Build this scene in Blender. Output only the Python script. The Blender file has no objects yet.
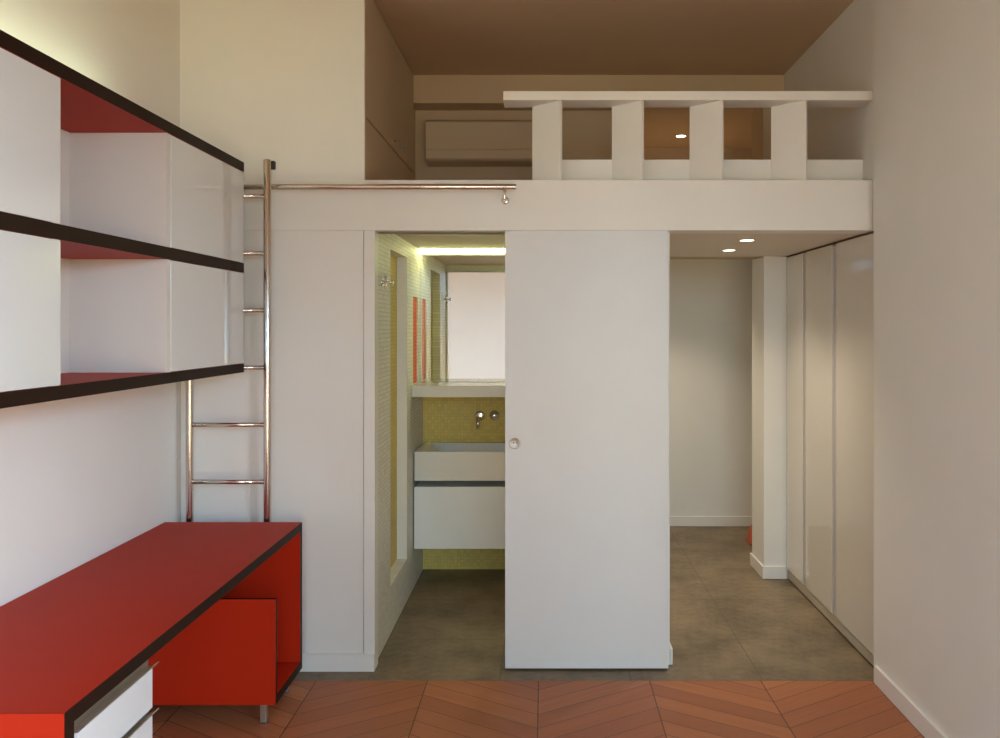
import bpy, bmesh, math
from mathutils import Vector, Matrix

SC = bpy.context.scene
COL = SC.collection
F = 798.0
EYE = 1.64

# ------------------------------------------------------------------ materials
def new_mat(name):
    m = bpy.data.materials.new(name)
    m.use_nodes = True
    return m, m.node_tree, m.node_tree.nodes['Principled BSDF']

def srgb(r, g, b):
    def c(v):
        v /= 255.0
        return v / 12.92 if v <= 0.04045 else ((v + 0.055) / 1.055) ** 2.4
    return (c(r), c(g), c(b), 1.0)

def val(nt, op, a, b=None, c=None):
    n = nt.nodes.new('ShaderNodeMath'); n.operation = op
    for i, v in enumerate((a, b, c)):
        if v is None: continue
        if isinstance(v, (int, float)): n.inputs[i].default_value = v
        else: nt.links.new(v, n.inputs[i])
    return n.outputs[0]

def pos(nt):
    g = nt.nodes.new('ShaderNodeNewGeometry')
    s = nt.nodes.new('ShaderNodeSeparateXYZ')
    nt.links.new(g.outputs['Position'], s.inputs[0])
    return g.outputs['Position'], s.outputs

def mixc(nt, fac, a, b):
    n = nt.nodes.new('ShaderNodeMix'); n.data_type = 'RGBA'
    if isinstance(fac, (int, float)): n.inputs[0].default_value = fac
    else: nt.links.new(fac, n.inputs[0])
    for s, v in ((6, a), (7, b)):
        if isinstance(v, tuple): n.inputs[s].default_value = v
        else: nt.links.new(v, n.inputs[s])
    return n.outputs[2]

def noise(nt, vec, scale, detail=3.0, rough=0.5):
    n = nt.nodes.new('ShaderNodeTexNoise')
    n.inputs['Scale'].default_value = scale
    n.inputs['Detail'].default_value = detail
    n.inputs['Roughness'].default_value = rough
    if vec is not None: nt.links.new(vec, n.inputs['Vector'])
    return n.outputs['Fac']

def bump(nt, p, h, strength=0.2, dist=0.002):
    b = nt.nodes.new('ShaderNodeBump')
    b.inputs['Strength'].default_value = strength
    b.inputs['Distance'].default_value = dist
    nt.links.new(h, b.inputs['Height'])
    nt.links.new(b.outputs[0], p.inputs['Normal'])

def paint(name, col, rough=0.6, var=0.03, bumpy=0.15, coat=0.0, spec=0.5, scale=60):
    m, nt, p = new_mat(name)
    vec, _ = pos(nt)
    f = noise(nt, vec, 4.0)
    dark = tuple(c * (1 - var) for c in col[:3]) + (1,)
    lite = tuple(min(1, c * (1 + var)) for c in col[:3]) + (1,)
    nt.links.new(mixc(nt, f, dark, lite), p.inputs['Base Color'])
    p.inputs['Roughness'].default_value = rough
    p.inputs['Specular IOR Level'].default_value = spec
    p.inputs['Coat Weight'].default_value = coat
    p.inputs['Coat Roughness'].default_value = 0.05
    if bumpy:
        bump(nt, p, noise(nt, vec, scale, 4), bumpy, 0.001)
    return m

def metal(name, col, rough=0.25):
    m, nt, p = new_mat(name)
    vec, _ = pos(nt)
    f = noise(nt, vec, 25.0)
    p.inputs['Base Color'].default_value = col
    p.inputs['Metallic'].default_value = 1.0
    nt.links.new(val(nt, 'MULTIPLY_ADD', f, 0.08, rough - 0.04), p.inputs['Roughness'])
    return m

def mosaic(name, col, grout, ax, size=0.022, rough=0.5, var=0.08):
    m, nt, p = new_mat(name)
    vec, s = pos(nt)
    u = val(nt, 'DIVIDE', s[ax[0]], size); v = val(nt, 'DIVIDE', s[ax[1]], size)
    fu = val(nt, 'ABSOLUTE', val(nt, 'SUBTRACT', val(nt, 'FRACT', u), 0.5))
    fv = val(nt, 'ABSOLUTE', val(nt, 'SUBTRACT', val(nt, 'FRACT', v), 0.5))
    g = val(nt, 'GREATER_THAN', val(nt, 'MAXIMUM', fu, fv), 0.43)
    cmb = nt.nodes.new('ShaderNodeCombineXYZ')
    nt.links.new(val(nt, 'FLOOR', u), cmb.inputs[0]); nt.links.new(val(nt, 'FLOOR', v), cmb.inputs[1])
    wn = nt.nodes.new('ShaderNodeTexWhiteNoise'); nt.links.new(cmb.outputs[0], wn.inputs['Vector'])
    a = tuple(c * (1 - var) for c in col[:3]) + (1,); b = tuple(min(1, c * (1 + var)) for c in col[:3]) + (1,)
    tile = mixc(nt, wn.outputs['Value'], a, b)
    nt.links.new(mixc(nt, g, tile, grout), p.inputs['Base Color'])
    nt.links.new(val(nt, 'MULTIPLY_ADD', g, 0.5, rough), p.inputs['Roughness'])
    bump(nt, p, val(nt, 'SUBTRACT', 1.0, g), 0.4, 0.001)
    return m

def parquet():
    m, nt, p = new_mat('chevron_parquet')
    vec, s = pos(nt)
    W = 0.515
    u = val(nt, 'DIVIDE', val(nt, 'ADD', s[0], 0.03 + W * 20), W)
    strip = val(nt, 'FLOOR', u)
    fr = val(nt, 'FRACT', u)
    par = val(nt, 'MODULO', strip, 2.0)                       # strip 20 (right of seam) rises to the right
    sign = val(nt, 'MULTIPLY_ADD', par, 2.0, -1.0)            # even -> -1, odd -> +1
    slope = 0.297
    off = val(nt, 'MULTIPLY', val(nt, 'MULTIPLY', val(nt, 'SUBTRACT', fr, 0.5), sign), slope)
    v = val(nt, 'DIVIDE', val(nt, 'ADD', val(nt, 'ADD', s[1], off), 10.0 - 0.069), 0.115)
    pid = val(nt, 'FLOOR', v)
    fv = val(nt, 'ABSOLUTE', val(nt, 'SUBTRACT', val(nt, 'FRACT', v), 0.5))
    fu = val(nt, 'ABSOLUTE', val(nt, 'SUBTRACT', fr, 0.5))
    gap = val(nt, 'MAXIMUM', val(nt, 'GREATER_THAN', fv, 0.484), val(nt, 'GREATER_THAN', fu, 0.4955))
    cmb = nt.nodes.new('ShaderNodeCombineXYZ')
    nt.links.new(strip, cmb.inputs[0]); nt.links.new(pid, cmb.inputs[1])
    wn = nt.nodes.new('ShaderNodeTexWhiteNoise'); nt.links.new(cmb.outputs[0], wn.inputs['Vector'])
    # grain runs along the plank
    g = nt.nodes.new('ShaderNodeCombineXYZ')
    nt.links.new(val(nt, 'MULTIPLY', v, 6.0), g.inputs[0])
    nt.links.new(val(nt, 'MULTIPLY', fr, 1.2), g.inputs[1])
    nt.links.new(val(nt, 'ADD', strip, wn.outputs['Value']), g.inputs[2])
    gr = noise(nt, g.outputs[0], 1.6, 5, 0.6)
    base = mixc(nt, wn.outputs['Value'], (0.40, 0.125, 0.045, 1), (0.58, 0.205, 0.075, 1))
    base = mixc(nt, val(nt, 'MULTIPLY', gr, 0.7), base, (0.30, 0.095, 0.042, 1))
    nt.links.new(mixc(nt, gap, base, (0.10, 0.036, 0.016, 1)), p.inputs['Base Color'])
    nt.links.new(val(nt, 'MULTIPLY_ADD', gr, 0.2, 0.42), p.inputs['Roughness'])
    bump(nt, p, val(nt, 'SUBTRACT', 1.0, gap), 0.3, 0.001)
    return m

def stone():
    m, nt, p = new_mat('dark_stone_tile')
    vec, s = pos(nt)
    T = 0.61
    fx = val(nt, 'ABSOLUTE', val(nt, 'SUBTRACT', val(nt, 'FRACT', val(nt, 'DIVIDE', val(nt, 'ADD', s[0], 20 * T + T * 0.5 - 1.01 + 0.5 * T), T)), 0.5))
    fy = val(nt, 'ABSOLUTE', val(nt, 'SUBTRACT', val(nt, 'FRACT', val(nt, 'DIVIDE', val(nt, 'SUBTRACT', s[1], 4.19), T)), 0.5))
    line = val(nt, 'GREATER_THAN', val(nt, 'MAXIMUM', fx, fy), 0.4965)
    n1 = noise(nt, vec, 3.2, 8, 0.65)
    n2 = noise(nt, vec, 26, 6, 0.7)
    f = val(nt, 'ADD', val(nt, 'MULTIPLY', n1, 0.7), val(nt, 'MULTIPLY', n2, 0.3))
    r = nt.nodes.new('ShaderNodeMapRange'); r.inputs[1].default_value = 0.35; r.inputs[2].default_value = 0.65
    nt.links.new(f, r.inputs[0])
    base = mixc(nt, r.outputs[0], (0.115, 0.082, 0.048, 1), (0.30, 0.222, 0.135, 1))
    nt.links.new(mixc(nt, line, base, (0.12, 0.09, 0.058, 1)), p.inputs['Base Color'])
    p.inputs['Roughness'].default_value = 0.5
    bump(nt, p, n2, 0.15, 0.002)
    return m

def emit(name, col, strength):
    m, nt, p = new_mat(name)
    p.inputs['Base Color'].default_value = (0.8, 0.8, 0.8, 1)
    p.inputs['Emission Color'].default_value = col
    p.inputs['Emission Strength'].default_value = strength
    return m

WALL = paint('wall_paint', (0.83, 0.805, 0.75, 1), 0.65)
WALLF = paint('satin_white_paint', (0.83, 0.80, 0.745, 1), 0.5, bumpy=0.08)
CEIL_SHADE = paint('ceiling_shade_tint', (0.60, 0.43, 0.29, 1), 0.8)  # white ceiling; the brown is warm shade put into its colour
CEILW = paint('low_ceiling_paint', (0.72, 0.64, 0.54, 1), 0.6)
LOFT_SHADE = paint('loft_shade_tint', (0.64, 0.49, 0.33, 1), 0.7)  # tan stands in for the dim, warm shade inside the loft
SKIRT = paint('skirting_paint', (0.84, 0.80, 0.75, 1), 0.4, bumpy=0)
DOORP = paint('door_lacquer', (0.74, 0.725, 0.70, 1), 0.4, bumpy=0.04)
LACQ = paint('gloss_white_lacquer', (0.72, 0.71, 0.69, 1), 0.12, var=0.01, bumpy=0, coat=0.9)
LACQ2 = paint('gloss_cream_lacquer', (0.74, 0.69, 0.61, 1), 0.10, var=0.01, bumpy=0, coat=0.5)
MELA = paint('white_melamine', (0.74, 0.69, 0.64, 1), 0.4, bumpy=0)
RED = paint('red_laminate', (0.455, 0.022, 0.005, 1), 0.48, var=0.05, bumpy=0.05, spec=0.10, scale=300)
BLACK = paint('black_core_edge', (0.020, 0.009, 0.005, 1), 0.5, bumpy=0.05, spec=0.12)
STEEL = metal('brushed_steel', (0.66, 0.60, 0.54, 1), 0.20)
CHROME = metal('chrome', (0.75, 0.72, 0.68, 1), 0.08)
ALU = metal('aluminium', (0.55, 0.50, 0.44, 1), 0.45)
ALUM = metal('matt_steel', (0.62, 0.58, 0.53, 1), 0.5)
ALUG = paint('grip_channel_grey', (0.50, 0.47, 0.455, 1), 0.3, bumpy=0)
RUBBER = paint('black_rubber', (0.03, 0.022, 0.018, 1), 0.6, bumpy=0)
PLINTH = paint('beige_plinth', (0.50, 0.43, 0.33, 1), 0.5, bumpy=0)
CERAM = paint('white_ceramic', (0.80, 0.77, 0.70, 1), 0.15, bumpy=0, coat=0.4)
VANW = paint('vanity_lacquer', (0.86, 0.85, 0.82, 1), 0.35, bumpy=0)
AC_SHADE = paint('shade_tinted_plastic', (0.60, 0.47, 0.33, 1), 0.5, bumpy=0)  # darkened to tan with the loft shade, not its own colour
BROWN = paint('brown_gap_strip', (0.12, 0.05, 0.025, 1), 0.5, bumpy=0)
MOSW = mosaic('white_mosaic_side', (0.80, 0.77, 0.69, 1), (0.60, 0.56, 0.49, 1), (1, 2))
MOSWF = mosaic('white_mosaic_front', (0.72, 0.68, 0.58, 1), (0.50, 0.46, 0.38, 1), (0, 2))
MOSY = mosaic('yellow_mosaic_front', (0.80, 0.60, 0.14, 1), (0.66, 0.52, 0.22, 1), (0, 2))
MOSYS = mosaic('yellow_mosaic_side', (0.72, 0.54, 0.12, 1), (0.60, 0.46, 0.20, 1), (1, 2))
MOSR = mosaic('red_mosaic_side', (0.80, 0.10, 0.02, 1), (0.70, 0.30, 0.16, 1), (1, 2), 0.026, 0.65)
PARQ = parquet()
STONE = stone()
REDCLOTH = paint('red_cloth', (0.50, 0.10, 0.04, 1), 0.8, bumpy=0.3)
EM_SPOT = emit('spot_glow', (1.0, 0.90, 0.72, 1), 8)
EM_BATH = emit('bathroom_strip_glow', (0.93, 1.0, 0.46, 1), 15)
EM_SHELF = emit('shelf_strip_glow', (0.82, 1.0, 0.68, 1), 16)

m, nt, p = new_mat('mirror_glass')
p.inputs['Base Color'].default_value = (0.86, 0.86, 0.82, 1); p.inputs['Metallic'].default_value = 1
p.inputs['Roughness'].default_value = 0.015
MIRROR = m
m, nt, p = new_mat('window_glass')
for n in list(nt.nodes): nt.nodes.remove(n)
o_ = nt.nodes.new('ShaderNodeOutputMaterial'); t_ = nt.nodes.new('ShaderNodeBsdfTransparent')
g_ = nt.nodes.new('ShaderNodeBsdfGlossy'); g_.inputs['Roughness'].default_value = 0.02
x_ = nt.nodes.new('ShaderNodeMixShader'); x_.inputs[0].default_value = 0.06
nt.links.new(t_.outputs[0], x_.inputs[1]); nt.links.new(g_.outputs[0], x_.inputs[2]); nt.links.new(x_.outputs[0], o_.inputs[0])
GLASS = m

# ------------------------------------------------------------------ geometry
class MB:
    """collects shapes for ONE mesh object"""
    def __init__(s, *mats):
        s.bm = bmesh.new(); s.mats = list(mats)
    def box(s, a, b, bev=0.0, mi=0, side_mi=None):
        a = Vector(a); b = Vector(b)
        c = (a + b) / 2; d = b - a
        t = bmesh.new()
        bmesh.ops.create_cube(t, size=1, matrix=Matrix.Translation(c) @ Matrix.Diagonal((abs(d.x), abs(d.y), abs(d.z), 1)))
        if side_mi is not None:
            ax = side_mi[0]
            for f in t.faces:
                f.material_index = mi if abs(f.normal[ax]) > 0.9 else side_mi[1]
        else:
            for f in t.faces: f.material_index = mi
        if bev: bmesh.ops.bevel(t, geom=list(t.edges), offset=bev, segments=2, affect='EDGES', profile=0.5)
        s._merge(t); return s
    def _merge(s, t, M=None):
        me = bpy.data.meshes.new('tmp'); t.to_mesh(me); t.free()
        if M is not None: me.transform(M)
        s.bm.from_mesh(me); bpy.data.meshes.remove(me)
    def cyl(s, p, q, r, seg=24, r2=None, bev=0.0, mi=0):
        p = Vector(p); q = Vector(q); d = q - p
        t = bmesh.new()
        bmesh.ops.create_cone(t, cap_ends=True, segments=seg, radius1=r, radius2=r if r2 is None else r2, depth=d.length)
        if bev:
            es = [e for e in t.edges if any(len(f.verts) > 4 for f in e.link_faces)]
            bmesh.ops.bevel(t, geom=es, offset=bev, segments=2, affect='EDGES', profile=0.5)
        for f in t.faces:
            f.smooth = len(f.verts) <= 4; f.material_index = mi
        s._merge(t, Matrix.Translation((p + q) / 2) @ d.to_track_quat('Z', 'Y').to_matrix().to_4x4())
        return s
    def ring(s, c, n, prof, seg=40, mi=0):
        """lathe: prof = list of (radius, offset along n)"""
        c = Vector(c); n = Vector(n).normalized()
        M = Matrix.Translation(c) @ n.to_track_quat('Z', 'Y').to_matrix().to_4x4()
        t = bmesh.new(); rows = []
        for r, z in prof:
            if r < 1e-6: rows.append([t.verts.new((0, 0, z))])
            else: rows.append([t.verts.new((r * math.cos(2 * math.pi * k / seg), r * math.sin(2 * math.pi * k / seg), z)) for k in range(seg)])
        for A, B in zip(rows, rows[1:]):
            for k in range(seg):
                k2 = (k + 1) % seg
                if len(A) == 1: f = t.faces.new((A[0], B[k], B[k2]))
                elif len(B) == 1: f = t.faces.new((A[k], B[0], A[k2]))
                else: f = t.faces.new((A[k], B[k], B[k2], A[k2]))
                f.smooth = True; f.material_index = mi
        bmesh.ops.recalc_face_normals(t, faces=t.faces)
        s._merge(t, M); return s
    def tube(s, pts, r, seg=20, mi=0):
        pts = [Vector(q) for q in pts]
        t = bmesh.new(); rows = []
        up = None
        for i, q in enumerate(pts):
            d = (pts[min(i + 1, len(pts) - 1)] - pts[max(i - 1, 0)]).normalized()
            a = d.orthogonal() if up is None else (up - d * up.dot(d))
            a.normalize(); up = a; b = d.cross(a)
            rows.append([t.verts.new(q + a * r * math.cos(2 * math.pi * k / seg) + b * r * math.sin(2 * math.pi * k / seg)) for k in range(seg)])
        for A, B in zip(rows, rows[1:]):
            for k in range(seg):
                f = t.faces.new((A[k], A[(k + 1) % seg], B[(k + 1) % seg], B[k])); f.smooth = True; f.material_index = mi
        t.faces.new(rows[0]); t.faces.new(rows[-1])
        bmesh.ops.recalc_face_normals(t, faces=t.faces)
        s._merge(t); return s
    def prism(s, pts, axis, a, b, bev=0.0, mi=0):
        """extrude a polygon (2D pts) along axis from a to b"""
        def v3(p, h):
            return {0: (h, p[0], p[1]), 1: (p[0], h, p[1]), 2: (p[0], p[1], h)}[axis]
        t = bmesh.new()
        A = [t.verts.new(v3(p, a)) for p in pts]; B = [t.verts.new(v3(p, b)) for p in pts]
        t.faces.new(A); t.faces.new(B)
        n = len(pts)
        for k in range(n): t.faces.new((A[k], A[(k + 1) % n], B[(k + 1) % n], B[k]))
        bmesh.ops.recalc_face_normals(t, faces=t.faces)
        for f in t.faces: f.material_index = mi
        if bev: bmesh.ops.bevel(t, geom=list(t.edges), offset=bev, segments=2, affect='EDGES', profile=0.5)
        s._merge(t); return s
    def build(s, name, parent=None, origin=None):
        me = bpy.data.meshes.new(name)
        o = bpy.data.objects.new(name, me); COL.objects.link(o)
        off = Vector(origin) if origin is not None else Vector((0, 0, 0))
        if parent is not None: base = Vector(parent['_w']); 
        else: base = Vector((0, 0, 0))
        if origin is None and parent is None:
            zs = [v.co for v in s.bm.verts]
            off = Vector(((min(v.x for v in zs) + max(v.x for v in zs)) / 2, (min(v.y for v in zs) + max(v.y for v in zs)) / 2, min(v.z for v in zs)))
        if origin is None and parent is not None:
            off = base.copy()
        s.bm.transform(Matrix.Translation(-off))
        s.bm.to_mesh(me); s.bm.free()
        for mt in s.mats: me.materials.append(mt)
        if parent is not None:
            o.parent = parent
        o.location = off - base
        o['_w'] = tuple(off)
        return o

def thing(name, label, cat, loc=(0, 0, 0), group=None):
    o = bpy.data.objects.new(name, None); COL.objects.link(o)
    o.location = loc; o.empty_display_size = 0.1
    o['_w'] = tuple(loc)
    return tag(o, label, cat, group)
def tag(o, label, cat, group=None):
    o['label'] = label; o['category'] = cat
    if group: o['group'] = group
    return o
def struct(o, label=None, cat=None):
    o['kind'] = 'structure'
    if label: o['label'] = label
    if cat: o['category'] = cat
    return o

XL, XR = -1.738, 1.53
YF = 3.80
YB = -1.6           # rear wall of the room
HC = 3.29           # ceiling
ZB0, ZB1 = 2.10, 2.34   # fascia beam

# ------------------------------------------------------------------ setting
struct(MB(PARQ).box((XL - .1, YB - .1, -.1), (XR + .1, 3.70, 0)).build('floor'), 'orange chevron wood parquet of the main room', 'floor')
struct(MB(STONE).box((XL - .1, 3.70, -.1), (2.25, 6.7, 0.001)).build('floor'), 'dark brown stone tile floor beyond the parquet', 'floor')
struct(MB(WALL).box((XL - .12, YB - .2, 0), (XL, YF + .13, HC)).build('wall_left'), 'off-white wall behind the shelves and desk', 'wall')
SW0, SW1, WZ0, WZ1 = -1.1, .6, .10, 2.55        # side window in the right wall, behind the viewer
struct(MB(WALL).box((XR, YB - .2, 0), (XR + .12, SW0, HC)).box((XR, SW1, 0), (XR + .12, 3.715, HC)).box((XR, SW0, 0), (XR + .12, SW1, WZ0)).box((XR, SW0, WZ1), (XR + .12, SW1, HC)).box((XR + .032, 3.715, ZB0), (XR + .12, 5.22, HC)).build('wall_right'), 'plain off-white wall at the right', 'wall')
struct(MB(CEIL_SHADE).box((XL - .12, YB - .1, HC), (2.25, 5.55, HC + .1)).build('ceiling'), 'white ceiling above the loft, tinted brown for its shade', 'ceiling')

# front wall: lower panel left of the bathroom opening, closet wall above it
JX = -0.812
f = MB(WALLF)
f.box((XL + .0005, YF + .008, 0), (-0.867, 3.885, ZB0))
f.box((-0.864, YF + .006, 0), (JX, 3.885, ZB0), 0.001)
struct(f.build('wall_front'), 'white wall panel between the ladder and the bathroom opening', 'wall')
struct(MB(WALL).box((XL, YF, ZB1), (-0.860, 3.818, HC)).build('wall_front'), 'off-white wall above the steel rail', 'wall')
# fascia beam of the loft
struct(MB(WALLF).box((XL, YF, ZB0), (XR + .032, 3.93, ZB1), 0.002).build('trim_1'), 'white fascia beam along the edge of the loft floor', 'beam')
# loft deck and lower ceilings
struct(MB(LOFT_SHADE).box((XL, 3.93, 2.20), (2.2, 6.7, 2.339)).build('floor'), 'loft floor above the bathroom and corridor', 'floor')
struct(MB(CEILW).box((-.9, 3.885, 2.150), (.5, 5.6, 2.20)).build('ceiling'), 'low bathroom ceiling lit by the strip', 'ceiling')
struct(MB(CEILW).box((.50, 3.93, ZB0), (2.15, 5.22, 2.20)).build('ceiling'), 'low white ceiling of the corridor with two spotlights', 'ceiling')
# partition between bathroom and corridor
struct(MB(WALL, MOSW).box((.50, 3.87, 0), (.605, 6.6, ZB0)).build('wall_partition'), 'white partition wall behind the sliding door', 'wall')
struct(MB(WALL).box((.60, 6.57, 0), (2.2, 6.69, 2.2)).build('wall_back'), 'white end wall of the corridor', 'wall')
struct(MB(WALL).box((2.13, 5.2, 0), (2.25, 6.57, 2.2)).build('wall_corridor'))
struct(MB(WALL).box((1.427, 5.20, 0), (1.60, 5.50, ZB0)).box((1.60, 5.22, 0), (2.2, 5.50, 2.2)).build('wall_pier'), 'white pier at the end of the tall cabinets', 'wall')
struct(MB(WALL).box((2.14, 3.7, 0), (2.25, 5.22, 2.2)).box((XR + .12, 3.6, 0), (2.25, 3.715, 2.2)).build('wall_recess'))
# baseboards
H = .083
struct(MB(SKIRT).box((XL + .001, YF - .006, 0), (JX, YF + .006, H), .002).build('baseboard_front'), 'white baseboard left of the bathroom opening', 'baseboard')
struct(MB(SKIRT).box((XR - .015, .7, 0), (XR, 3.68, H), .002).build('baseboard_right'), 'white baseboard along the right wall', 'baseboard')
struct(MB(SKIRT).box((.608, 6.556, 0.002), (2.1, 6.569, H), .002).build('baseboard_back'), 'white baseboard of the corridor end wall', 'baseboard')
struct(MB(SKIRT).box((.606, 3.868, 0.002), (.619, 6.55, H), .002).build('baseboard_partition'))
struct(MB(SKIRT).box((1.414, 5.187, 0.002), (1.568, 5.20, H), .002).box((1.414, 5.19, 0.002), (1.426, 5.51, H), .002).build('baseboard_pier'), 'white baseboard around the pier', 'baseboard')
struct(MB(SKIRT).box((XL, 3.66, 0), (XL + .012, 3.8, H), .002).build('baseboard_left'))

# loft room
f = MB(LOFT_SHADE)
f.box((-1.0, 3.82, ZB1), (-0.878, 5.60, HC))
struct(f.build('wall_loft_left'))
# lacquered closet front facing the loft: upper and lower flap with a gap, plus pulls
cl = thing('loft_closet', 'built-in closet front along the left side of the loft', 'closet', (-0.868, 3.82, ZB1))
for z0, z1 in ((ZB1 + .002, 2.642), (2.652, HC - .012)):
    d = MB(LOFT_SHADE).box((-0.877, 3.8195, z0), (-0.860, 5.218, z1), 0.001).build('closet_door', cl)
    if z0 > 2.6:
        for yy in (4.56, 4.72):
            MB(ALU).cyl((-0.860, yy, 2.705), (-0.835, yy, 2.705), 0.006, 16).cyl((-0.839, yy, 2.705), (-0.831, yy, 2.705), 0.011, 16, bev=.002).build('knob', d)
struct(MB(LOFT_SHADE).box((-0.878, 5.22, 3.105), (XR + .032, 5.40, HC - .001)).build('trim_2'), 'dropped white header under the loft ceiling', 'header')
struct(MB(LOFT_SHADE).box((-0.878, 5.40, ZB1), (.60, 5.6, HC)).box((.50, 5.6, ZB1), (.60, 6.57, HC)).build('wall_loft_back'), 'back wall of the loft behind the air conditioner', 'wall')
struct(MB(LOFT_SHADE).box((.50, 6.57, ZB1), (2.2, 6.69, HC)).box((2.1, 5.5, ZB1), (2.2, 6.57, HC)).build('wall_loft_niche'), 'far wall of the loft recess', 'wall')
struct(MB(LOFT_SHADE).box((1.427, 5.221, ZB1), (2.2, 5.50, 3.105)).build('wall_loft_pier'))
struct(MB(LOFT_SHADE).box((.60, 5.401, 3.11), (2.2, 6.6, HC)).build('ceiling'), 'low ceiling of the loft recess with one spotlight', 'ceiling')

# bathroom shell --------------------------------------------------------------
BX = -0.825
bw = MB(MOSW, MOSYS, MOSR, MOSWF, WALLF)
y0, y1 = 3.886, 5.40
n0, n1, nz0, nz1 = 4.26, 4.77, 0.255, 2.056       # tall yellow niche
r0, r1, rz0, rz1 = 4.99, 5.18, 1.282, 1.832       # small red niche
bw.box((-1.0, y0, 0), (-0.885, 5.6, 2.15), mi=1)
bw.box((-0.885, y0, 0), (BX, n0, 2.15))
bw.box((-0.885, n0, 0), (BX, n1, nz0))
bw.box((-0.885, n0, nz1), (BX, n1, 2.15))
bw.box((-0.885, n1, 0), (BX, r0, 2.15), side_mi=(0, 4))
bw.box((-0.885, r0, 0), (BX, r1, rz0))
bw.box((-0.885, r0, rz1), (BX, r1, 2.15))
bw.box((-0.885, r0, rz0), (BX - .008, r1, rz1), mi=2)
bw.box((-0.885, r1, 0), (BX, 5.40, 2.15))
struct(bw.build('wall_bathroom_left'), 'white mosaic bathroom wall with yellow and red niches', 'wall')
struct(MB(MOSY).box((-0.885, 5.40, 0), (.5, 5.6, 2.15)).build('wall_bathroom_back'), 'yellow mosaic wall behind the washbasin', 'wall')
struct(MB(WALL).box((-0.825, 3.886, 2.10), (.5, 3.94, 2.15)).build('trim_3'))
struct(MB(WALLF).box((.2, 3.87, 0), (.50, 3.93, ZB0)).build('wall_bathroom_front'))

# ------------------------------------------------------------------ sliding door
sd = struct(MB(DOORP).box((-0.190, 3.805, 0.012), (.588, 3.845, 2.0995), 0.0006).build('door_1'), 'large white sliding door with a round recessed pull', 'door')
hx, hz = -0.143, 1.088
MB(ALUM).ring((hx, 3.805, hz), (0, -1, 0), [(0, .0012), (0.0175, .0012), (0.019, 0.0022), (0.0215, 0.004), (0.0265, 0.005), (0.0295, 0.003), (0.030, -.001)]).build('pull_ring', sd)
k = MB(BLACK)
for dx in (-.006, .008):
    k.cyl((hx + dx, 3.8045, hz), (hx + dx, 3.8028, hz), 0.0035, 16)
k.build('key_slot', sd)
# bottom guide seal of the door
MB(BROWN).box((-0.186, 3.812, 0.006), (.584, 3.838, 0.0125)).build('bottom_seal', sd)

# ------------------------------------------------------------------ loft railing
gr = thing('loft_railing', 'white guard rail with four angled boards along the loft edge', 'railing', (.68, 3.87, ZB1))
MB(WALLF).box((-.20, 3.80, 2.721), (XR + .032, 3.935, 2.764), .002).build('top_rail', gr)
MB(WALLF).box((-.05, 3.918, ZB1), (XR + .032, 3.936, 2.462), .0015).build('curb_panel', gr)
for xr in (.071, .462, .843, 1.243):
    a = Vector((xr, 3.803)); b = Vector((xr - .134, 3.916)); d = (b - a).normalized(); n = Vector((-d.y, d.x)) * .018
    if n.y < 0: n = -n
    MB(WALLF).prism([a, b, b + n, a + n], 2, ZB1, 2.721, .001).build('angled_board', gr)

# ------------------------------------------------------------------ loft air conditioner
ac = thing('air_conditioner', 'shade-tinted wall-mounted air conditioner at the back of the loft', 'air conditioner', (-.38, 5.32, 2.722))
MB(AC_SHADE).prism([(5.40, 3.012), (5.28, 3.012), (5.246, 2.992), (5.240, 2.80), (5.240, 2.742), (5.262, 2.732), (5.40, 2.722)], 0, -.790, .04, .010).build('casing', ac)
MB(AC_SHADE).box((-.784, 5.234, 2.806), (.034, 5.245, 2.988), .004).build('front_panel', ac)
MB(AC_SHADE).box((-.784, 5.235, 2.745), (.034, 5.245, 2.798), .004).build('air_flap', ac)

# ------------------------------------------------------------------ spotlights
def spot(x, y, z, label, power):
    t = thing('spotlight', label, 'spotlight', (x, y, z), 'recessed ceiling spotlights')
    MB(ALU).ring((x, y, z), (0, 0, -1), [(.046, 0), (.044, .003), (.037, .003), (.034, 0.0005)]).build('trim_ring', t)
    MB(EM_SPOT).ring((x, y, z), (0, 0, -1), [(0, 0.0024), (.037, 0.0024), (.037, 0.0005)]).build('lamp_lens', t)
    L = bpy.data.lights.new('spot_beam', 'SPOT'); L.energy = power; L.color = (1, .87, .66)
    L.spot_size = math.radians(105); L.spot_blend = .9; L.shadow_soft_size = .035
    o = bpy.data.objects.new('spot_beam', L); COL.objects.link(o); o.parent = t; o.location = (0, 0, -.012)
spot(1.068, 4.22, ZB0, 'round recessed ceiling spotlight nearer the beam in the corridor', 28)
spot(1.10, 4.77, ZB0, 'round recessed ceiling spotlight deeper in the corridor', 28)
spot(.98, 5.85, 2.199, 'unseen spotlight added to light the far end of the corridor, beyond the pier', 46)  # out of view, added to brighten the corridor end
spot(-.10, 4.10, 2.149, 'unseen spotlight added to light the bathroom, behind the sliding door', 16)  # out of view, added to brighten the vanity and tiles
spot(1.046, 6.14, 3.11, 'round recessed spotlight seen between the boards of the loft railing', 24)

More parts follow.
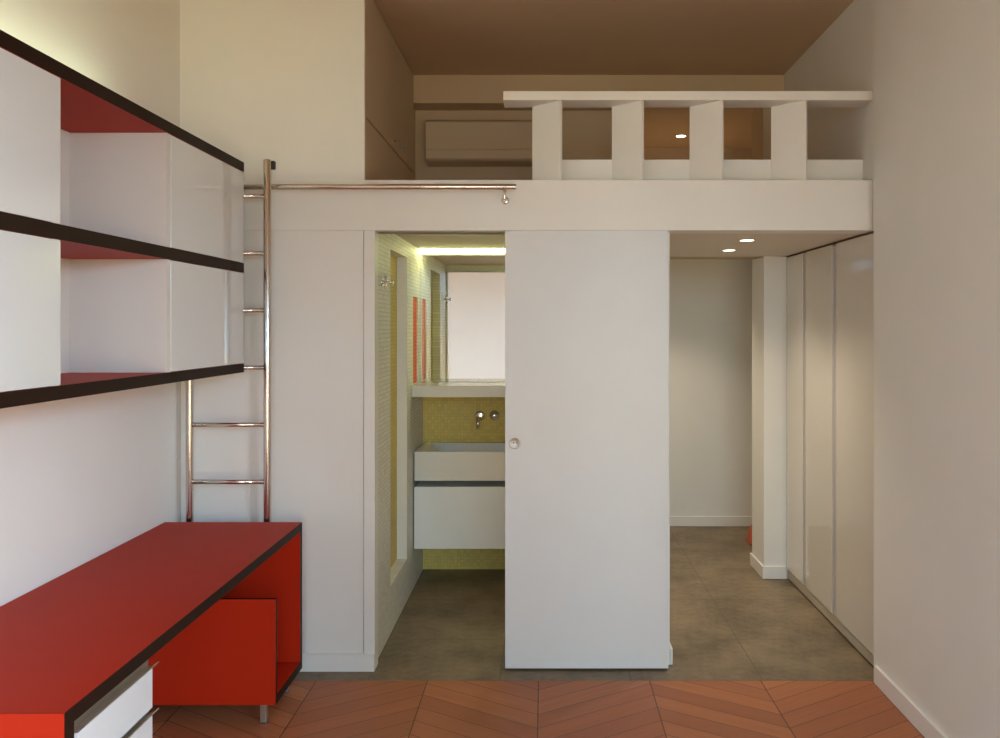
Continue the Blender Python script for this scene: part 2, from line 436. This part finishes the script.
# ------------------------------------------------------------------ tall cabinets
CX = 1.57
def tall(y0, y1, label, grip=True):
    t = thing('tall_cabinet', label, 'cabinet', (1.85, (y0 + y1) / 2, 0), 'tall glossy cabinets along the corridor')
    MB(MELA).box((CX + .022, y0 + .001, .06), (2.135, y1 - .001, 2.083)).build('carcass', t)
    ye = y1 - (.055 if grip else .002)
    MB(LACQ2).box((CX, y0 + .002, .072), (CX + .02, ye, 2.090), .0015).build('door', t)
    if grip:
        MB(ALUG).prism([(CX + .020, ye + .001), (CX + .020, y1 - .001), (CX + .002, y1 - .001), (CX + .006, y1 - .010), (CX + .006, ye + .010), (CX + .002, ye + .001)], 2, .072, 2.083).build('grip_channel', t)
    MB(PLINTH).box((CX + .006, y0 + .001, .012), (CX + .021, y1 - .001, .068), .001).build('plinth', t)
    MB(BROWN).box((CX + .001, y0, 2.0915), (CX + .015, y1, 2.099)).build('top_gap_strip', t)  # dark strip standing in for the shaded gap above the doors
tall(3.72, 4.365, 'tall glossy cream cabinet nearest the plain right wall')
tall(4.365, 4.865, 'middle one of the three tall glossy cream cabinets')
tall(4.865, 5.186, 'tall glossy cream cabinet farthest back, beside the pier', False)

# small red bag peeking out
bg = thing('red_bag', 'small red cloth bag half hidden behind the white pier', 'bag', (1.66, 6.05, 0))
MB(REDCLOTH).prism([(1.535, .002), (1.78, .002), (1.76, .19), (1.63, .20), (1.56, .10)], 1, 5.98, 6.12, .012).build('bag_body', bg)
MB(REDCLOTH).tube([(1.65, 6.05, .19), (1.66, 6.05, .26), (1.70, 6.05, .28), (1.735, 6.05, .25), (1.74, 6.05, .185)], .007).build('handle', bg)

# ------------------------------------------------------------------ bathroom furniture
LED_Y = 5.22
lg = thing('mirror_shelf', 'white boxed shelf under the bathroom mirror', 'shelf', (-.16, 5.1, 1.206))
MB(CERAM).box((-.822, 4.93, 1.206), (.498, 5.398, 1.277), .002).build('shelf_body', lg)
mr = thing('mirror', 'large frameless mirror above the washbasin', 'mirror', (-.16, 5.3, 1.279))
MB(MELA).box((-.822, 5.274, 1.279), (.498, 5.398, 2.105)).build('mirror_box', mr)
MB(MIRROR).box((-.822, 5.268, 1.279), (.498, 5.274, 2.112)).build('mirror_glass', mr)
ls = thing('strip_light', 'greenish glowing strip light above the bathroom mirror', 'lamp', (-.16, 5.28, 2.114))
MB(ALU).box((-.822, 5.267, 2.114), (.498, 5.38, 2.148)).build('housing', ls)
MB(EM_BATH).box((-.822, 5.225, 2.131), (.41, 5.266, 2.148), .003).build('diffuser', ls)

va = thing('washbasin', 'long white rectangular washbasin mounted on the yellow mosaic wall', 'washbasin', (-.36, 5.2, .68))
b = bmesh.new()
def loop(x0, x1, y0, y1, z): return [b.verts.new(q) for q in ((x0, y0, z), (x1, y0, z), (x1, y1, z), (x0, y1, z))]
Ls = [loop(-.815, .10, 4.975, 5.398, .68), loop(-.815, .10, 4.975, 5.398, .862), loop(-.755, .085, 4.990, 5.36, .862), loop(-.66, .04, 5.01, 5.34, .745)]
b.faces.new(Ls[0])
for A, B in zip(Ls, Ls[1:]):
    for i in range(4): b.faces.new((A[i], A[(i + 1) % 4], B[(i + 1) % 4], B[i]))
b.faces.new(Ls[3])
bmesh.ops.recalc_face_normals(b, faces=b.faces)
bmesh.ops.bevel(b, geom=list(b.edges), offset=.004, segments=2, affect='EDGES', profile=.5)
q = MB(CERAM); q.bm.free(); q.bm = b; q.build('basin_body', va)
MB(CHROME).ring((-.3, 5.2, .7452), (0, 0, 1), [(0, .004), (.018, .004), (.024, .001), (.026, 0)]).build('drain', va)
vc = thing('vanity_drawer', 'white wall-hung drawer unit under the washbasin', 'drawer unit', (-.36, 5.2, .257))
MB(VANW).box((-.812, 4.998, .262), (.095, 5.398, .640)).build('carcass', vc)
MB(VANW).box((-.816, 4.975, .257), (.10, 4.996, .642), .0015).build('drawer_front', vc)
MB(MELA).box((-.78, 5.30, .641), (.07, 5.398, .679)).build('spacer', vc)
# taps
TX, TZ = -.441, 1.04
tp = thing('basin_spout', 'chrome wall spout above the washbasin with a down-turned outlet', 'tap', (TX, 5.4, TZ))
MB(CHROME).ring((TX, 5.3995, TZ), (0, -1, 0), [(0.034, 0), (.034, .006), (.030, .010), (.012, .011), (0, .011)]).build('escutcheon', tp)
pts = [(TX, 5.39, TZ), (TX, 5.27, TZ)] + [(TX, 5.27 - .035 * math.sin(a), TZ - .035 * (1 - math.cos(a))) for a in [math.pi / 2 * i / 6 for i in range(1, 7)]] + [(TX, 5.235, TZ - .065)]
MB(CHROME).tube(pts, .011).build('spout', tp)
tv = thing('basin_valve', 'round chrome mixer valve on the yellow tiles right of the spout', 'tap', (-.342, 5.4, TZ + .003))
MB(CHROME).ring((-.342, 5.3995, TZ + .003), (0, -1, 0), [(0.034, 0), (.034, .006), (.030, .010), (.021, .011), (.020, .038), (.017, .041), (0, .041)]).build('valve_body', tv)
MB(CHROME).cyl((-.342, 5.372, TZ + .003), (-.318, 5.366, TZ - .012), .005, 14, bev=.001).build('lever', tv)
# robe hook
rh = thing('robe_hook', 'small chrome double robe hook on the white mosaic wall', 'hook', (BX, 4.03, 1.866))
MB(CHROME).ring((BX, 4.03, 1.866), (1, 0, 0), [(.020, 0), (.020, .004), (.016, .006), (0, .006)]).build('rosette', rh)
hk = MB(CHROME).cyl((BX + .004, 4.03, 1.866), (BX + .052, 4.03, 1.866), .007, 16, bev=.001)
hk.cyl((BX + .022, 4.03, 1.842), (BX + .022, 4.03, 1.893), .0055, 16, bev=.001)
hk.ring((BX + .052, 4.03, 1.866), (1, 0, 0), [(0.007, -.004), (.013, -.002), (.013, .006), (0, .007)])
for dz in (-.026, .029): hk.ring((BX + .022, 4.03, 1.866 + dz), (0, 0, 1), [(0, -.006), (.009, -.005), (.009, .005), (0, .006)])
hk.build('peg', rh)

# ------------------------------------------------------------------ wall cabinet over the desk
SX = -1.373
wc = thing('wall_cabinet', 'long white wall cabinet with red niches and black-edged boards', 'cabinet', (-1.55, 2.58, 1.433))
for z0, z1 in ((2.347, 2.390), (1.887, 1.931), (1.434, 1.474)):
    MB(RED, BLACK).box((XL + .001, 1.50, z0), (SX, 3.64, z1), side_mi=(2, 1)).build('shelf_board', wc)
for z0, z1 in ((1.4745, 1.8865), (1.9315, 2.3465)):
    MB(MELA).box((XL + .001, 1.502, z0), (XL + .010, 3.638, z1)).build('back_panel', wc)
    for ya, yb in ((1.502, 1.524), (2.232, 2.262), (2.902, 2.930), (3.614, 3.638)):
        MB(MELA).box((XL + .011, ya, z0), (SX - .003, yb, z1)).build('side_panel', wc)
    MB(LACQ).box((SX - .018, 1.526, z0 + .001), (SX - .001, 2.264, z1 - .001), .001).build('door', wc)
    MB(LACQ).box((SX - .018, 2.932, z0 + .001), (SX - .001, 3.638, z1 - .001), .001).build('door', wc)
sl = thing('strip_light', 'thin glowing strip light lying on top of the wall cabinet', 'lamp', (-1.66, 2.3, 2.390))
MB(ALU).box((-1.70, 1.55, 2.3905), (-1.63, 3.15, 2.402), .001).build('base_rail', sl)
MB(EM_SHELF).box((-1.69, 1.56, 2.4025), (-1.64, 3.14, 2.416), .003).build('diffuser', sl)

# ------------------------------------------------------------------ desk
DX = -1.108
dk = thing('desk', 'long red desk with black edges against the left wall', 'desk', (-1.42, 2.74, 0))
MB(RED, BLACK).box((XL + .004, 1.84, .712), (DX, 3.64, .750), side_mi=(2, 1)).build('desk_top', dk)
t = MB(RED, BLACK).box((XL + .004, 1.84, .085), (DX, 1.878, .7115), side_mi=(1, 1)); t.build('end_panel', dk)
MB(RED).box((XL + .004, 1.837, .085), (DX, 1.8399, .7495)).build('end_facing', dk)
MB(RED, BLACK).box((XL + .004, 3.612, .123), (DX, 3.64, .7115), side_mi=(1, 1)).build('end_panel', dk)
MB(RED, BLACK).box((XL + .004, 3.300, .085), (DX, 3.64, .1225), side_mi=(2, 1)).build('bottom_board', dk)
MB(RED, BLACK).box((XL + .004, 3.282, .085), (DX, 3.2995, .520), side_mi=(1, 1)).build('low_divider', dk)
for yy in (3.31, 3.585):
    for xx in (-1.165, -1.66):
        MB(ALU, RUBBER).box((xx - .013, yy - .013, .006), (xx + .013, yy + .013, .0848), .002).box((xx - .015, yy - .015, 0.0005), (xx + .015, yy + .015, .006), .001, mi=1).build('leg', dk)
for xx in (-1.16, -1.66):
    MB(ALU, RUBBER).box((xx - .013, 1.847, .006), (xx + .013, 1.873, .0848), .002).box((xx - .015, 1.845, 0.0005), (xx + .015, 1.875, .006), .001, mi=1).build('leg', dk)

du = thing('drawer_unit', 'white drawer pedestal with aluminium lips under the near end of the desk', 'drawer unit', (-1.42, 2.065, 0))
MB(MELA).box((-1.70, 1.885, .09), (-1.127, 2.25, .705)).build('carcass', du)
for za, zb, zt in ((.568, .678, .711), (.437, .547, .5665), (.306, .416, .4355), (.10, .285, .3045)):
    d = MB(LACQ).box((-1.125, 1.890, za), (-1.106, 2.249, zb), .001).build('drawer_front', du)
    MB(ALU).prism([(-1.1265, zb + .001), (-1.106, zb + .001), (-1.088, zb + .017), (-1.091, zb + .0185), (-1.110, zb + .006), (-1.120, zb + .006), (-1.120, zt), (-1.1265, zt)], 1, 1.889, 2.252).build('handle_lip', d)
for xx in (-1.17, -1.65):
    for yy in (1.93, 2.2):
        MB(RUBBER).cyl((xx - .012, yy, .026), (xx + .012, yy, .026), .0255, 20, bev=.003).box((xx - .016, yy - .01, .045), (xx + .016, yy + .01, .0895), .002).build('caster', du)

# ------------------------------------------------------------------ ladder + rail
LY = 3.682
ld = thing('ladder', 'slim steel loft ladder standing behind the red desk', 'ladder', (-1.46, LY, 0))
LX0, LX1 = -1.640, -1.281
for xx in (LX0, LX1):
    r = MB(STEEL).cyl((xx, LY, .012), (xx, LY, 2.412), .0170, 32, bev=.002).build('side_rail', ld)
    MB(RUBBER).cyl((xx, LY, 0.0005), (xx, LY, .012), .018, 24).build('rubber_foot', r)
    MB(RUBBER).box((xx + .006, LY + .012, 2.372), (xx + .028, LY + .034, 2.410), .003).build('hook_pad', r)
for i in range(9):
    z = 2.244 - i * .2637
    if z < .05: break
    MB(STEEL).cyl((LX0 + .015, LY, z), (LX1 - .015, LY, z), .0105, 24).build('rung', ld)
rl = thing('ladder_rail', 'horizontal steel tube rail fixed along the white fascia beam', 'rail', (-.93, 3.735, 2.296))
MB(STEEL).cyl((XL + .002, 3.735, 2.296), (-.135, 3.735, 2.296), .0135, 32, bev=.001).build('tube', rl)
for xx in (-.190, -1.50):
    br = MB(CHROME).cyl((xx, 3.735, 2.284), (xx, 3.735, 2.236), .0065, 16, bev=.001)
    br.cyl((xx, 3.735, 2.242), (xx, 3.799, 2.242), .0065, 16).ring((xx, 3.7995, 2.242), (0, -1, 0), [(.018, 0), (.018, .004), (.010, .006), (0, .006)])
    br.ring((xx, 3.735, 2.232), (0, 0, 1), [(0, -.010), (.007, -.008), (.0095, 0), (.007, .008), (0, .010)], 20)
    br.build('bracket', rl)

# ------------------------------------------------------------------ rear wall with tall windows (behind the camera)
wins = ((-.25, .55), (.72, 1.42))
f = MB(WALL)
xs = [XL - .1] + [v for w in wins for v in w] + [XR + .1]
for a, b_ in zip(xs[0::2], xs[1::2]): f.box((a, YB - .2, 0), (b_, YB, HC))
for a, b_ in wins:
    f.box((a, YB - .2, WZ1), (b_, YB, HC)); f.box((a, YB - .2, 0), (b_, YB, WZ0))
struct(f.build('wall_rear'))
for i, (a, b_) in enumerate(wins):
    w = thing('window_%d' % (i + 1), '', '', ((a + b_) / 2, YB - .1, WZ0)); del w['label']; del w['category']; w['kind'] = 'structure'
    fr = MB(SKIRT)
    m_ = (a + b_) / 2
    for x0, x1 in ((a, a + .05), (b_ - .05, b_), (m_ - .03, m_ + .03)): fr.box((x0, YB - .13, WZ0), (x1, YB - .08, WZ1), .003)
    for z0, z1 in ((WZ0, WZ0 + .10), (WZ1 - .06, WZ1), (1.0, 1.04), (1.75, 1.79)): fr.box((a + .05, YB - .125, z0), (b_ - .05, YB - .085, z1), .002)
    fr.build('window_frame', w)
    MB(GLASS).box((a + .04, YB - .108, WZ0 + .05), (b_ - .04, YB - .104, WZ1 - .03)).build('pane', w)

w = thing('window_3', '', '', (XR + .06, (SW0 + SW1) / 2, WZ0)); del w['label']; del w['category']; w['kind'] = 'structure'
fr = MB(SKIRT); m_ = (SW0 + SW1) / 2
for a, b_ in ((SW0, SW0 + .05), (SW1 - .05, SW1), (m_ - .04, m_ + .04)): fr.box((XR + .05, a, WZ0), (XR + .10, b_, WZ1), .003)
for z0, z1 in ((WZ0, WZ0 + .10), (WZ1 - .06, WZ1), (1.0, 1.04), (1.75, 1.79)): fr.box((XR + .055, SW0 + .05, z0), (XR + .095, SW1 - .05, z1), .002)
fr.build('window_frame', w)
MB(GLASS).box((XR + .072, SW0 + .04, WZ0 + .05), (XR + .076, SW1 - .04, WZ1 - .03)).build('pane', w)

# ------------------------------------------------------------------ lights
def area(name, loc, rot, sx, sy, energy, col):
    L = bpy.data.lights.new(name, 'AREA'); L.shape = 'RECTANGLE'; L.size = sx; L.size_y = sy
    L.energy = energy; L.color = col
    o = bpy.data.objects.new(name, L); COL.objects.link(o); o.location = loc; o.rotation_euler = rot
    return o
# daylight outside the two rear windows: pale blue sky above, sunlit buildings across the street below
LP = {
 'rear_sky': (1500, (.16, .39, .60)),
 'rear_street': (1500, (.27, .21, .10)),
 'side_sky': (1500, (.72, 1.0, 1.36)),
 'side_street': (1500, (.26, .18, .06)),
}
area('rear_sky', (.6, YB - 3.4, 3.1), (math.radians(80), 0, 0), 6.0, 2.2, *LP['rear_sky'])
area('rear_street', (.6, YB - 3.4, .75), (math.radians(92), 0, 0), 6.0, 2.3, *LP['rear_street'])
area('side_sky', (XR + 3.2, -.9, 3.1), (math.radians(80), 0, math.radians(90)), 6.0, 2.2, *LP['side_sky'])
area('side_street', (XR + 3.2, -.9, .75), (math.radians(92), 0, math.radians(90)), 6.0, 2.3, *LP['side_street'])

w = bpy.data.worlds.new('World'); SC.world = w; w.use_nodes = True
bgn = w.node_tree.nodes['Background']; bgn.inputs[0].default_value = (.62, .80, 1.0, 1); bgn.inputs[1].default_value = .5

# ------------------------------------------------------------------ camera
cam = bpy.data.cameras.new('Camera'); co = bpy.data.objects.new('Camera', cam); COL.objects.link(co)
co.location = (0, 0, EYE); co.rotation_euler = (math.radians(90), 0, 0)
cam.sensor_width = 36; cam.sensor_fit = 'HORIZONTAL'; cam.lens = F / 1000 * 36
cam.shift_x = -.045; cam.shift_y = -.042; cam.clip_start = .02
SC.camera = co
vs = SC.view_settings
SC.display_settings.display_device = 'sRGB'
vs.view_transform = 'Standard'; vs.look = 'None'; vs.gamma = 1; vs.use_curve_mapping = False
vs.exposure = 0.0
for o in bpy.data.objects:
    if '_w' in o: del o['_w']
